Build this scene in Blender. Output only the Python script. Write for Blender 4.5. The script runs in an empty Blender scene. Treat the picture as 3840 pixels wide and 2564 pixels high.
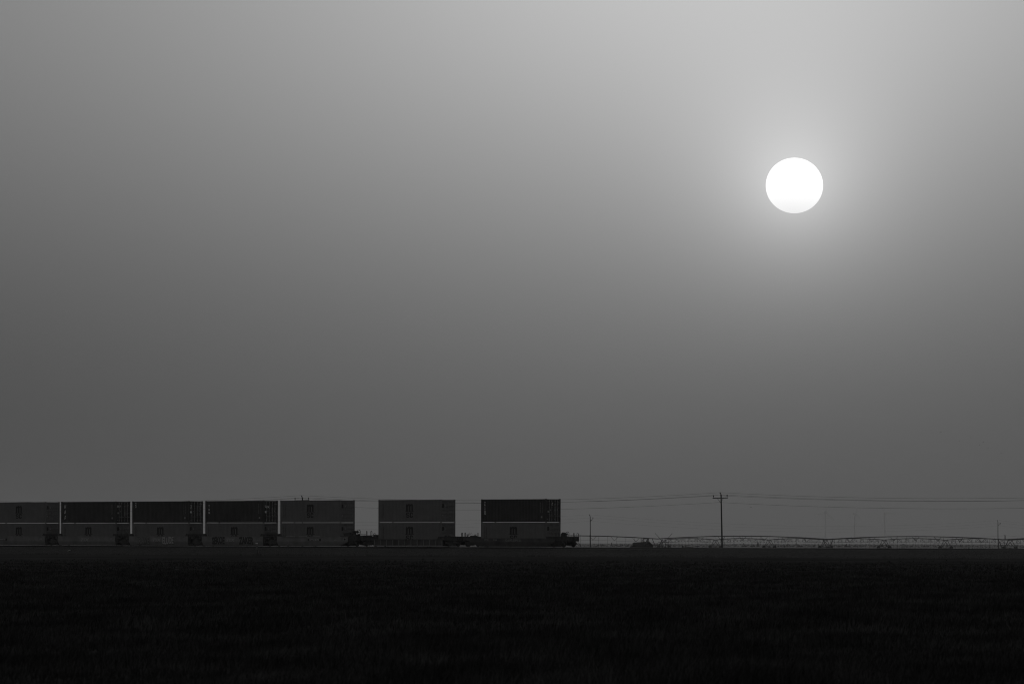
import bpy, bmesh, math, random
import numpy as np
from math import sin, cos, pi, radians, sqrt, atan2
from mathutils import Vector, Matrix

random.seed(7)
RNG = np.random.default_rng(7)
SC = bpy.context.scene
COL = SC.collection

# ------------------------------------------------------------------ camera
FPX = 22000.0                      # focal length in photograph pixels (3840 wide)
CAM_Z = 1.75
cam_data = bpy.data.cameras.new("camera")
cam_data.sensor_width = 36.0
cam_data.lens = 36.0 * FPX / 3840.0
cam_data.shift_y = (2033.0 - 1282.0) / 3840.0
cam_data.clip_start = 1.0
cam_data.clip_end = 120000.0
cam_data.dof.use_dof = True
cam_data.dof.focus_distance = 740.0
cam_data.dof.aperture_fstop = 8.0
cam = bpy.data.objects.new("camera", cam_data)
COL.objects.link(cam)
cam.matrix_world = (Matrix.Translation((0, 0, CAM_Z)) @ Matrix.Rotation(radians(90), 4, 'X')
                    @ Matrix.Rotation(0.00226, 4, 'Z'))
SC.camera = cam

# ------------------------------------------------------------------ sky (world)
SUN_AZ, SUN_EL = 2.75, 3.47       # degrees right of the view axis / above the horizon
world = bpy.data.worlds.new("World")
SC.world = world
world.use_nodes = True
WN, WL = world.node_tree.nodes, world.node_tree.links
WN.clear()

def wmath(op, a, b=None, clamp=False):
    n = WN.new("ShaderNodeMath"); n.operation = op; n.use_clamp = clamp
    for i, v in enumerate((a, b)):
        if v is None: continue
        if isinstance(v, (int, float)): n.inputs[i].default_value = v
        else: WL.new(v, n.inputs[i])
    return n.outputs[0]

# dust laden sky: a forward scattering aureole round the low sun, swallowed by dust towards the horizon
SKY = dict(A=0.12, K=0.5611, w=5.961, p=1.2851, ac=2.027, ec=5.4635, e0=0.2757, z0=4.447, q=2.431, K2=0.859, w2=0.611)
tc = WN.new("ShaderNodeTexCoord")
sep = WN.new("ShaderNodeSeparateXYZ"); WL.new(tc.outputs["Generated"], sep.inputs[0])
el = wmath('MULTIPLY', wmath('ARCSINE', sep.outputs[2]), 180 / pi)
az = wmath('MULTIPLY', wmath('ARCTAN2', sep.outputs[0], sep.outputs[1]), 180 / pi)
def ang(a0, e0):
    da = wmath('SUBTRACT', az, a0); de = wmath('SUBTRACT', el, e0)
    return wmath('ADD', wmath('MULTIPLY', da, da), wmath('MULTIPLY', de, de))
aur = wmath('MULTIPLY', wmath('POWER', wmath('ADD', wmath('DIVIDE', ang(SKY['ac'], SKY['ec']), SKY['w'] ** 2), 1.0), -SKY['p']), SKY['K'])
glow = wmath('MULTIPLY', wmath('EXPONENT', wmath('DIVIDE', wmath('SQRT', ang(SUN_AZ, SUN_EL)), -SKY['w2'])), SKY['K2'])
elp = wmath('MAXIMUM', el, 0.0)
ext = wmath('EXPONENT', wmath('MULTIPLY', wmath('POWER', wmath('DIVIDE', elp, SKY['z0']), SKY['q']), -1.0))
E = wmath('SUBTRACT', 1.0, wmath('MULTIPLY', ext, 1.0 - SKY['e0']))
L = wmath('MULTIPLY', wmath('ADD', wmath('ADD', aur, glow), SKY['A']), E)
bg = WN.new("ShaderNodeBackground"); bg.inputs[1].default_value = 1.0
cmb = WN.new("ShaderNodeCombineColor")
for i in range(3): WL.new(L, cmb.inputs[i])
WL.new(cmb.outputs[0], bg.inputs[0])
wo = WN.new("ShaderNodeOutputWorld"); WL.new(bg.outputs[0], wo.inputs[0])

# ------------------------------------------------------------------ sun lamp: a dust-dimmed sun that casts hardly any light
sd = Vector((sin(radians(SUN_AZ)) * cos(radians(SUN_EL)), cos(radians(SUN_AZ)) * cos(radians(SUN_EL)), sin(radians(SUN_EL))))
sl = bpy.data.lights.new("sun_light", 'SUN'); sl.energy = 0.02; sl.angle = radians(0.53)
slo = bpy.data.objects.new("sun_light", sl); COL.objects.link(slo)
slo.rotation_euler = sd.to_track_quat('Z', 'Y').to_euler()
slo.location = (0, 0, 60)

SC.view_settings.view_transform = 'Standard'
SC.view_settings.look = 'None'
SC.view_settings.exposure = 0.0
SC.view_settings.gamma = 1.0
SC.view_settings.use_curve_mapping = False
SC.cycles.max_bounces = 6
SC.cycles.volume_bounces = 1
SC.cycles.filter_width = 1.05

# ------------------------------------------------------------------ helpers
def mat(name, v, rough=0.6, amp=0.25, scale=2.0, detail=5.0, bump=0.0, metallic=0.0, spec=0.3, stretch=(1, 1, 1), coord="Object"):
    """grey procedural paint / soil: base value v, mottled by noise of relative amplitude amp."""
    m = bpy.data.materials.new(name); m.use_nodes = True
    N, Lk = m.node_tree.nodes, m.node_tree.links
    b = N["Principled BSDF"]
    b.inputs["Roughness"].default_value = rough
    b.inputs["Metallic"].default_value = metallic
    b.inputs["Specular IOR Level"].default_value = spec
    t = N.new("ShaderNodeTexCoord"); mp = N.new("ShaderNodeMapping"); mp.inputs["Scale"].default_value = stretch
    Lk.new(t.outputs[coord], mp.inputs[0])
    n = N.new("ShaderNodeTexNoise"); n.inputs["Scale"].default_value = scale; n.inputs["Detail"].default_value = detail
    Lk.new(mp.outputs[0], n.inputs[0])
    r = N.new("ShaderNodeMapRange")
    r.inputs["From Min"].default_value = 0.3; r.inputs["From Max"].default_value = 0.7
    r.inputs["To Min"].default_value = v * (1 - amp); r.inputs["To Max"].default_value = v * (1 + amp)
    Lk.new(n.outputs[0], r.inputs[0])
    c = N.new("ShaderNodeCombineColor")
    for i in range(3): Lk.new(r.outputs[0], c.inputs[i])
    Lk.new(c.outputs[0], b.inputs["Base Color"])
    if bump:
        bp = N.new("ShaderNodeBump"); bp.inputs["Strength"].default_value = 1.0; bp.inputs["Distance"].default_value = bump
        Lk.new(n.outputs[0], bp.inputs["Height"]); Lk.new(bp.outputs[0], b.inputs["Normal"])
    return m

class MB:
    """collects verts and faces, builds ONE mesh object"""
    def __init__(self): self.v = []; self.f = []
    def add(self, vs, fs):
        o = len(self.v); self.v += [tuple(p) for p in vs]; self.f += [tuple(i + o for i in f) for f in fs]; return self
    def box(self, x0, x1, y0, y1, z0, z1):
        return self.add([(x0, y0, z0), (x1, y0, z0), (x1, y1, z0), (x0, y1, z0), (x0, y0, z1), (x1, y0, z1), (x1, y1, z1), (x0, y1, z1)],
                        [(3, 2, 1, 0), (4, 5, 6, 7), (0, 1, 5, 4), (1, 2, 6, 5), (2, 3, 7, 6), (3, 0, 4, 7)])
    def tube(self, pts, r, n=6, r2=None, caps=True):
        pts = [Vector(p) for p in pts]; k = len(pts); o = len(self.v); vs = []
        for i, p in enumerate(pts):
            d = (pts[min(i + 1, k - 1)] - pts[max(i - 1, 0)]).normalized()
            a = d.cross(Vector((0, 0, 1)) if abs(d.z) < 0.9 else Vector((1, 0, 0))).normalized(); b = d.cross(a)
            rr = r if r2 is None else r + (r2 - r) * i / max(k - 1, 1)
            for j in range(n):
                t = 2 * pi * j / n; vs.append(p + a * (cos(t) * rr) + b * (sin(t) * rr))
        fs = [(i * n + j, i * n + (j + 1) % n, (i + 1) * n + (j + 1) % n, (i + 1) * n + j) for i in range(k - 1) for j in range(n)]
        if caps: fs += [tuple(reversed(range(n))), tuple((k - 1) * n + j for j in range(n))]
        return self.add(vs, fs)
    def lathe(self, prof, n=20, axis='y', c=(0, 0, 0)):
        """prof: (radius, along axis); rotates round the axis through c"""
        vs = []
        for r, h in prof:
            for j in range(n):
                t = 2 * pi * j / n; p, q = r * cos(t), r * sin(t)
                vs.append({'y': (c[0] + p, c[1] + h, c[2] + q), 'x': (c[0] + h, c[1] + p, c[2] + q), 'z': (c[0] + p, c[1] + q, c[2] + h)}[axis])
        k = len(prof)
        fs = [(i * n + j, i * n + (j + 1) % n, (i + 1) * n + (j + 1) % n, (i + 1) * n + j) for i in range(k - 1) for j in range(n)]
        return self.add(vs, fs)
    def prism(self, poly, y0, y1):
        """poly in (x, z), extruded along y"""
        n = len(poly)
        vs = [(x, y0, z) for x, z in poly] + [(x, y1, z) for x, z in poly]
        fs = [tuple(range(n)), tuple(reversed(range(n, 2 * n)))] + [((i + 1) % n, i, i + n, (i + 1) % n + n) for i in range(n)]
        return self.add(vs, fs)
    def mesh(self, name, m):
        me = bpy.data.meshes.new(name); me.from_pydata(self.v, [], self.f); me.update()
        if m: me.materials.append(m)
        bm = bmesh.new(); bm.from_mesh(me); bmesh.ops.recalc_face_normals(bm, faces=bm.faces); bm.to_mesh(me); bm.free()
        return me

def link(name, me, parent=None, loc=None, rot=None, label=None):
    o = bpy.data.objects.new(name, me); COL.objects.link(o)
    if parent is not None: o.parent = parent
    if loc is not None: o.location = loc
    if rot is not None: o.rotation_euler = rot
    if label: o["label"] = label
    return o
def part(name, mb, m, parent, **k): return link(name, mb.mesh(name, m), parent, **k)
def thing(name, label, cat, loc, rz=0.0, group=None):
    o = link(name, None, None, loc, (0, 0, rz)); o["label"] = label; o["category"] = cat
    if group: o["group"] = group
    return o
def tag(o, label=None, cat=None, group=None, kind=None):
    for k, v in (("label", label), ("category", cat), ("group", group), ("kind", kind)):
        if v: o[k] = v
    return o

def numpy_mesh(name, V, T, m):
    me = bpy.data.meshes.new(name)
    V = np.ascontiguousarray(V, np.float32); T = np.ascontiguousarray(T, np.int32); n = T.shape[1]
    me.vertices.add(len(V)); me.vertices.foreach_set("co", V.ravel())
    me.loops.add(T.size); me.loops.foreach_set("vertex_index", T.ravel())
    me.polygons.add(len(T)); me.polygons.foreach_set("loop_start", np.arange(0, T.size, n, dtype=np.int32))
    me.update(calc_edges=True); me.materials.append(m)
    return me

def text_flat(txt, size, offset=0.0, shear=0.0, spacing=1.0, sx=1.0):
    """a word as flat polygons, centred on the origin: returns list of (x, y) verts and faces"""
    c = bpy.data.curves.new("word", 'FONT'); c.body = txt; c.size = size; c.offset = offset; c.shear = shear
    c.align_x = 'CENTER'; c.align_y = 'CENTER'; c.space_character = spacing; c.resolution_u = 3
    o = bpy.data.objects.new("word", c); COL.objects.link(o)
    bpy.context.view_layer.update()
    me = bpy.data.meshes.new_from_object(o.evaluated_get(bpy.context.evaluated_depsgraph_get()))
    V = [(v.co.x * sx, v.co.y) for v in me.vertices]; F = [tuple(p.vertices) for p in me.polygons]
    bpy.data.objects.remove(o); bpy.data.curves.remove(c); bpy.data.meshes.remove(me)
    return V, F
def on_side(tf, cx, cz, y, rot=0.0):       # writing on a face that looks to -y
    V, F = tf; c, s = cos(rot), sin(rot)
    return [(cx + a * c - b * s, y, cz + a * s + b * c) for a, b in V], F
def on_door(tf, cy, cz, x, rot=0.0):       # writing on a face that looks to +x
    V, F = tf; c, s = cos(rot), sin(rot)
    return [(x, cy + a * c - b * s, cz + a * s + b * c) for a, b in V], F

# ------------------------------------------------------------------ the railway's own axes: t along the line (to the right), w away from the camera
TH = radians(48.143)
UX, UY = cos(TH), -sin(TH)
NX, NY = sin(TH), cos(TH)
OX, OY = 4.2286, 727.9
ZR = 1.18                                  # top of rail
def P(t, w, z=0.0): return Vector((OX + UX * t + NX * w, OY + UY * t + NY * w, z))
WC = 1.219                                 # track centre line
def at(px, D, z=None, py=None):
    """world point at depth D seen at photograph pixel (px, py)"""
    X = (px - 1920.0) / FPX * D
    if py is not None: z = CAM_Z + (2033.0 + 0.00226 * (px - 1920.0) - py) / FPX * D
    return Vector((X, D, z))

# ------------------------------------------------------------------ materials
M = {}
M['grey_paint'] = mat("grey_container_paint", 0.155, 0.55, 0.12, 0.9, bump=0.004)
M['dark_paint'] = mat("dark_container_paint", 0.035, 0.5, 0.3, 0.8, bump=0.004)
M['logo'] = mat("black_logo_paint", 0.02, 0.6, 0.3, 3)
M['white'] = mat("white_lettering", 0.85, 0.6, 0.15, 6)
M['pale'] = mat("faded_white_print", 0.33, 0.7, 0.3, 6)
M['galv'] = mat("galvanised_rod", 0.32, 0.45, 0.2, 8, metallic=0.3)
M['well'] = mat("well_car_paint", 0.19, 0.65, 0.2, 1.1, bump=0.004)
M['well_dark'] = mat("dark_well_car_paint", 0.07, 0.65, 0.35, 1.1, bump=0.004)
M['steel'] = mat("grimy_running_gear", 0.05, 0.7, 0.4, 4, bump=0.004)
M['rail'] = mat("polished_rail", 0.20, 0.28, 0.15, 6, metallic=0.9)
M['rust'] = mat("rusty_rail_side", 0.06, 0.8, 0.3, 5)
M['sleeper'] = mat("tarred_timber", 0.04, 0.85, 0.4, 4, bump=0.01)
M['wood'] = mat("weathered_pole_wood", 0.07, 0.85, 0.3, 4, stretch=(6, 6, 0.7), bump=0.006)
M['insul'] = mat("glazed_insulator", 0.06, 0.25, 0.2, 6)
M['wire'] = mat("weathered_wire", 0.08, 0.6, 0.1, 4)
M['pipe'] = mat("galvanised_pipe", 0.10, 0.5, 0.25, 2, metallic=0.3)
M['hose'] = mat("rubber_hose", 0.06, 0.8, 0.2, 3)
M['tyre'] = mat("black_rubber", 0.03, 0.85, 0.3, 6, bump=0.01)
M['tractor'] = mat("tractor_paint", 0.07, 0.4, 0.2, 2)
M['glass'] = mat("cab_glass", 0.05, 0.05, 0.1, 2)
M['bird'] = mat("dark_feathers", 0.03, 0.8, 0.3, 20)
M['turbine'] = mat("white_turbine_paint", 0.8, 0.4, 0.05, 0.3)
M['conc'] = mat("marker_plastic", 0.16, 0.7, 0.2, 5)
M['cap'] = mat("white_plastic_cap", 0.85, 0.35, 0.05, 5)
M['graf_dark'] = mat("black_spray_paint", 0.03, 0.7, 0.35, 5)
M['graf_pale'] = mat("pale_spray_paint", 0.42, 0.7, 0.25, 4)
M['graf_mid'] = mat("faded_spray_paint", 0.17, 0.7, 0.3, 4)
M['weed'] = mat("dry_weed", 0.05, 0.9, 0.4, 3)

# ------------------------------------------------------------------ ground and embankment
FZ = -0.45                                 # the field beyond the line lies a little lower
def along(x, w, z):                        # point w metres beyond the near side of the line, at world x
    t = (x - OX - NX * w) / UX
    return (x, OY + UY * t + NY * w, z)
fm = mat("field_soil", 0.042, 0.95, 0.5, 0.05, detail=8, spec=0.0, bump=0.05)
ffm = mat("dry_stubble_field", 0.30, 0.95, 0.35, 0.02, detail=8, spec=0.0, stretch=(1, 0.3, 1))
XS = [-13400, -3000, -600, -150, -60, 0, 60, 150, 560]
def sheet(name, rows, m):
    me = bpy.data.meshes.new(name); v = [p for r in rows for p in r]; n = len(rows[0])
    me.from_pydata(v, [], [(j * n + i, j * n + i + 1, (j + 1) * n + i + 1, (j + 1) * n + i) for j in range(len(rows) - 1) for i in range(n - 1)])
    me.materials.append(m)
    return tag(link(name, me), kind="structure")
sheet("field", [[(x, -150, 0) for x in XS]] + [[(x, -150 + (along(x, 1, 0)[1] + 150) * k / 6, 0) for x in XS] for k in range(1, 7)], fm)
XF = XS + [13400]
def fy(x, w, z): return along(x, w, z) if x < 1000 else (x, along(560, w, z)[1], z)
sheet("far_field", [[fy(x, 1, 0) for x in XF], [fy(x, 7, 0) for x in XF], [fy(x, 40, FZ) for x in XF], [fy(x, 1500, FZ) for x in XF], [(x, 31000, FZ) for x in XF]], ffm)

# embankment: a real ballast shoulder with uneven stones, profile across the line (w, z)
prof = [(-2.9, -0.05), (-2.75, 0.06), (-2.4, 0.22), (-2.05, 0.4), (-1.7, 0.58), (-1.35, 0.75), (-1.0, 0.9), (-0.7, 0.985), (-0.3, 1.01), (0.1, 1.0), (0.36, 0.99),
        (1.2, 1.0), (2.0, 0.99), (2.4, 1.0), (3.1, 1.01), (3.6, 0.9), (4.4, 0.45), (5.3, -0.05)]
T = np.arange(-260, 200.01, 0.3)
pw = np.array([p[0] for p in prof]); pz = np.array([p[1] for p in prof]); nP = len(prof)
jt = RNG.normal(0, 0.05, (len(T), nP)); jw = RNG.normal(0, 0.05, (len(T), nP)); jz = RNG.normal(0, 0.022, (len(T), nP))
edge = np.ones(nP); edge[[0, -1]] = 0.3
wav = 0.12 * np.sin(T * 0.11)[:, None] + 0.1 * np.sin(T * 0.037 + 1)[:, None]
TT = T[:, None] + jt; WW = pw[None] + jw + wav * (np.abs(pw - 1.2) > 2.5)[None]; ZZ = pz[None] + jz * edge[None]
V = np.stack([OX + UX * TT + NX * WW, OY + UY * TT + NY * WW, ZZ], -1).reshape(-1, 3)
a = (np.arange(len(T) - 1)[:, None] * nP + np.arange(nP - 1)[None]).ravel()
Q = np.stack([a, a + nP, a + nP + 1, a + 1], 1)
bm_ = mat("ballast", 0.062, 0.9, 0.6, 7.0, detail=6, bump=0.05, coord="Object", spec=0.1)
tag(link("embankment", numpy_mesh("embankment", V, Q, bm_)), kind="structure")

# ------------------------------------------------------------------ track
trk = thing("railway_track", "single railway track with bright worn rail heads along the gravel embankment", "railway track", P(0, WC, ZR), -TH)
railp = [(-0.07, -0.172), (0.07, -0.172), (0.07, -0.155), (0.012, -0.135), (0.012, -0.056), (0.038, -0.050), (0.020, -0.003), (0.014, 0.0), (-0.014, 0.0), (-0.020, -0.003), (-0.038, -0.050), (-0.012, -0.056), (-0.012, -0.135), (-0.07, -0.155)]
def rail(yc):
    mb = MB(); n = len(railp); xs_ = np.linspace(-250, 190, 45)
    for x in xs_:
        for y, z in railp: mb.v.append((x, yc + y, z))
    for i in range(len(xs_) - 1):
        for j in range(n): mb.f.append((i * n + j, i * n + (j + 1) % n, (i + 1) * n + (j + 1) % n, (i + 1) * n + j))
    me = mb.mesh("rail", M['rust']); me.materials.append(M['rail'])
    for p in me.polygons:
        if p.index % n in (5, 6, 7, 8, 9): p.material_index = 1
    link("rail", me, trk)
rail(-0.7535); rail(0.7535)
mb = MB()
for i in range(720):
    x = -248 + i * 0.6
    mb.box(x - 0.11, x + 0.11, -1.29 + RNG.uniform(-.03, .03), 1.29, -0.36, -0.172 + RNG.uniform(-.008, -0.002))
tag(part("sleepers", mb, M['sleeper'], trk), kind="stuff")

# ------------------------------------------------------------------ containers
CL, CW, CH = 12.192, 2.438, 2.896
HX, HY = CL / 2, CW / 2
def side_y(x):
    """corrugation depth of the side wall (0 = outer crest) at x"""
    p = ((x + 6.0) % 0.278) / 0.278
    return 0.036 * (0 if p < 0.26 else (p - 0.26) / 0.24 if p < 0.5 else 1 if p < 0.76 else (1 - p) / 0.24)
CACHE = {}
def container_meshes(kind):
    if kind in CACHE: return CACHE[kind]
    paint = M['grey_paint'] if kind == 'grey' else M['dark_paint']
    d = {}
    mb = MB(); mb.box(-0.089, 0.089, -0.081, 0.081, 0, 0.118); d['corner_casting'] = mb.mesh("corner_casting", paint)
    mb = MB()
    for sx in (-1, 1):
        for sy in (-1, 1):
            x0, x1 = sorted((sx * HX - sx * 0.005, sx * HX - sx * 0.15)); y0, y1 = sorted((sy * HY - sy * 0.005, sy * HY - sy * 0.12))
            mb.box(x0, x1, y0, y1, 0.118, CH - 0.118)
    for sy in (-1, 1):
        y0, y1 = sorted((sy * HY - sy * 0.012, sy * HY - sy * 0.075))
        mb.box(-HX + 0.178, HX - 0.178, y0, y1, CH - 0.10, CH - 0.028); mb.box(-HX + 0.178, HX - 0.178, y0, y1, 0.032, 0.19)
    for sx in (-1, 1):
        x0, x1 = sorted((sx * HX - sx * 0.012, sx * HX - sx * 0.1))
        mb.box(x0, x1, -HY + 0.162, HY - 0.162, CH - 0.15, CH - 0.035); mb.box(x0, x1, -HY + 0.162, HY - 0.162, 0.04, 0.17)
    d['frame'] = mb.mesh("frame", paint)
    # corrugated wall, outer crest at y = 0 looking to -y
    mb = MB(); xs_ = []
    for k in range(43):
        xs_ += [-6.0 + 0.278 * (k + q) for q in (0, 0.26, 0.5, 0.76)]
    xs_ = [x for x in xs_ if x < 5.93] + [5.93]
    for x in xs_:
        mb.v += [(x, side_y(x), 0.15), (x, side_y(x), CH - 0.06)]
    mb.f += [(2 * i, 2 * i + 2, 2 * i + 3, 2 * i + 1) for i in range(len(xs_) - 1)]
    d['side_wall'] = mb.mesh("side_wall", paint)
    mb = MB(); rx = np.linspace(-HX + 0.1, HX - 0.1, 116)
    for i, x in enumerate(rx): mb.v += [(x, -HY + 0.07, CH - 0.045 - 0.02 * (i % 4 > 1)), (x, HY - 0.07, CH - 0.045 - 0.02 * (i % 4 > 1))]
    mb.f += [(2 * i, 2 * i + 2, 2 * i + 3, 2 * i + 1) for i in range(len(rx) - 1)]
    d['roof'] = mb.mesh("roof", paint)
    mb = MB(); ry = np.linspace(-HY + 0.1, HY - 0.1, 36)
    for i, y in enumerate(ry): mb.v += [(-HX + 0.03 + 0.045 * (i % 4 > 1), y, 0.15), (-HX + 0.03 + 0.045 * (i % 4 > 1), y, CH - 0.14)]
    mb.f += [(2 * i, 2 * i + 2, 2 * i + 3, 2 * i + 1) for i in range(len(ry) - 1)]
    d['front_wall'] = mb.mesh("front_wall", paint)
    mb = MB(); mb.box(-HX + 0.1, HX - 0.1, -HY + 0.08, HY - 0.08, 0.06, 0.15); d['floor'] = mb.mesh("floor", M['steel'])
    # door leaf: rim and horizontal pressed bands; local origin at its hinge-side bottom, spans y 0..1.12, face x = 0
    mb = MB(); zz = [0.0]; xx = [0.0]
    for k in range(5):
        z = 0.10 + k * 0.49
        zz += [z, z + 0.05, z + 0.30, z + 0.35]; xx += [0, -0.04, -0.04, 0]
    zz.append(2.56); xx.append(0.0)
    for z, x in zip(zz, xx): mb.v += [(x, 0.08, z), (x, 1.04, z)]
    mb.f += [(2 * i, 2 * i + 1, 2 * i + 3, 2 * i + 2) for i in range(len(zz) - 1)]
    mb.box(-0.05, 0.006, 0.0, 0.08, 0, 2.56); mb.box(-0.05, 0.006, 1.04, 1.12, 0, 2.56)
    d['door'] = mb.mesh("door", paint)
    mb = MB(); mb.tube([(0.05, 0, -0.05), (0.05, 0, 2.60)], 0.020, 8)
    for z in (0.12, 0.75, 1.7, 2.42): mb.box(0.006, 0.075, -0.045, 0.045, z, z + 0.07)
    mb.box(0.05, 0.075, 0.0, 0.38, 0.62, 0.655)
    d['locking_rod'] = mb.mesh("locking_rod", M['galv'] if kind == 'dark' else paint)
    CACHE[kind] = d
    return d

def logo_mesh():
    """bold m over a wave with s and c below, cut into strips that follow the corrugation"""
    def arc_in(x, z, cx, cz, rx, rz): return ((x - cx) / rx) ** 2 + ((z - cz) / rz) ** 2 < 1
    def inside(x, z):
        if z > 0:                                              # the m, z 0..0.94, x -0.68..0.68
            if abs(x) > 0.68: return False
            top = 0.90 if x < -0.45 else 0.0
            if x < -0.45: top = 0.90
            elif x < 0.12: top = 0.72 + 0.22 * sqrt(max(0, 1 - ((x + 0.14) / 0.33) ** 2))
            else: top = 0.66 + 0.28 * sqrt(max(0, 1 - ((x - 0.37) / 0.34) ** 2))
            if z > top: return False
            for c in (-0.25, 0.24):                            # the two slots
                if abs(x - c) < 0.085 and z < 0.58: return False
                if arc_in(x, z, c, 0.58, 0.085, 0.08): return False
            return True
        if z > -0.085:                                         # the wave line
            if abs(x) > 0.92: return False
            c = -0.035 + 0.03 * (abs(x) - 0.68) / 0.24 if abs(x) > 0.68 else -0.035 - 0.02 * cos(x * 9)
            return abs(z - c) < (0.045 if abs(x) < 0.7 else 0.04 * (0.95 - abs(x)) / 0.25 + 0.012)
        z += 0.13
        if z > 0 or z < -0.70: return False
        # s : x -0.68..-0.04 ; c : x 0.03..0.66
        if x < -0.02:
            u, v = (x + 0.36) / 0.32, (z + 0.35) / 0.35
            if abs(u) > 1: return False
            o1 = (u / 1.0) ** 2 + ((v - 0.40) / 0.60) ** 2 < 1; i1 = (u / 0.36) ** 2 + ((v - 0.40) / 0.22) ** 2 < 1
            o2 = (u / 1.0) ** 2 + ((v + 0.42) / 0.58) ** 2 < 1; i2 = (u / 0.36) ** 2 + ((v + 0.42) / 0.20) ** 2 < 1
            r = (o1 and not i1) or (o2 and not i2)
            if u > 0.15 and 0.10 < v < 0.36: r = False
            if u < -0.15 and -0.38 < v < -0.12: r = False
            return r
        u, v = (x - 0.345) / 0.32, (z + 0.35) / 0.35
        if u * u + v * v * 1.0 > 1.15 or abs(u) > 1 or abs(v) > 1: return False
        if (u / 0.36) ** 2 + (v / 0.62) ** 2 < 1: return False
        if u > 0.1 and abs(v) < 0.22: return False
        return True
    cuts = sorted(set([round(-0.94 + i * 0.02, 4) for i in range(95)] + [round(-6.0 + 0.278 * (k + q), 4) for k in range(43) for q in (0, 0.26, 0.5, 0.76) if abs(-6.0 + 0.278 * (k + q)) < 0.94]))
    mb = MB(); dz = 0.02
    for x0, x1 in zip(cuts[:-1], cuts[1:]):
        xm = (x0 + x1) / 2; run = None
        for i in range(-45, 50):
            ok = inside(xm, (i + 0.5) * dz)
            if ok and run is None: run = i
            if not ok and run is not None:
                z0, z1 = run * dz, i * dz; run = None
                mb.add([(x0, side_y(x0) - 0.006, z0), (x1, side_y(x1) - 0.006, z0), (x1, side_y(x1) - 0.006, z1), (x0, side_y(x0) - 0.006, z1)], [(0, 1, 2, 3)])
    return mb.mesh("logo", M['logo'])
LOGO = logo_mesh()

def marks(rects, m, name):
    """small flat print on the side wall crest plane: (x0, x1, z0, z1)"""
    mb = MB()
    for x0, x1, z0, z1 in rects: mb.add([(x0, -0.006, z0), (x1, -0.006, z0), (x1, -0.006, z1), (x0, -0.006, z1)], [(0, 1, 2, 3)])
    return mb.mesh(name, m)
def door_marks(rects, m, name):
    mb = MB()
    for y0, y1, z0, z1 in rects: mb.add([(0.008, y0, z0), (0.008, y1, z0), (0.008, y1, z1), (0.008, y0, z1)], [(0, 1, 2, 3)])
    return mb.mesh(name, m)
def column_print(x, w, z0, z1, rnd):
    out = []; z = z1
    while z > z0:
        h = rnd.uniform(0.03, 0.10); out.append((x, x + w, z - h, z)); z -= h + rnd.uniform(0.02, 0.06)
    return out
_r = random.Random(3)
PRINT_GREY = marks(column_print(-5.42, 0.07, 0.75, 2.42, _r) + column_print(-5.12, 0.07, 0.9, 2.32, _r), M['logo'], "stencil_print")
PRINT_DARK = marks(column_print(5.0, 0.05, 1.15, 2.45, _r) + column_print(5.32, 0.05, 1.25, 2.45, _r) + [(5.1, 5.38, 0.52, 0.75)], M['pale'], "stencil_print")
DOOR_GREY = door_marks([(0.13, 0.46, 1.70, 2.18)], M['logo'], "door_emblem")
DOOR_GREY2 = [door_marks([q], M['pale'], "placard") for q in ((0.70, 0.80, 1.85, 2.02), (0.2, 0.3, 0.66, 0.8))]
rr = []
for k in range(9): rr += [(0.12 + 0.02 * (k % 2), 0.40, 2.05 - k * 0.15, 2.09 - k * 0.15), (0.58, 0.86 - 0.06 * (k % 3), 2.05 - k * 0.15, 2.09 - k * 0.15)]
DOOR_TEXT = door_marks(rr + [(0.58, 1.0, 2.26, 2.31)], M['pale'], "door_print")
DOOR_PLATE = [door_marks([q], M['pale'], "placard") for q in ((0.18, 0.42, 1.05, 1.28), (0.62, 0.72, 1.3, 1.42), (0.12, 0.2, 0.18, 0.24))]

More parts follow.
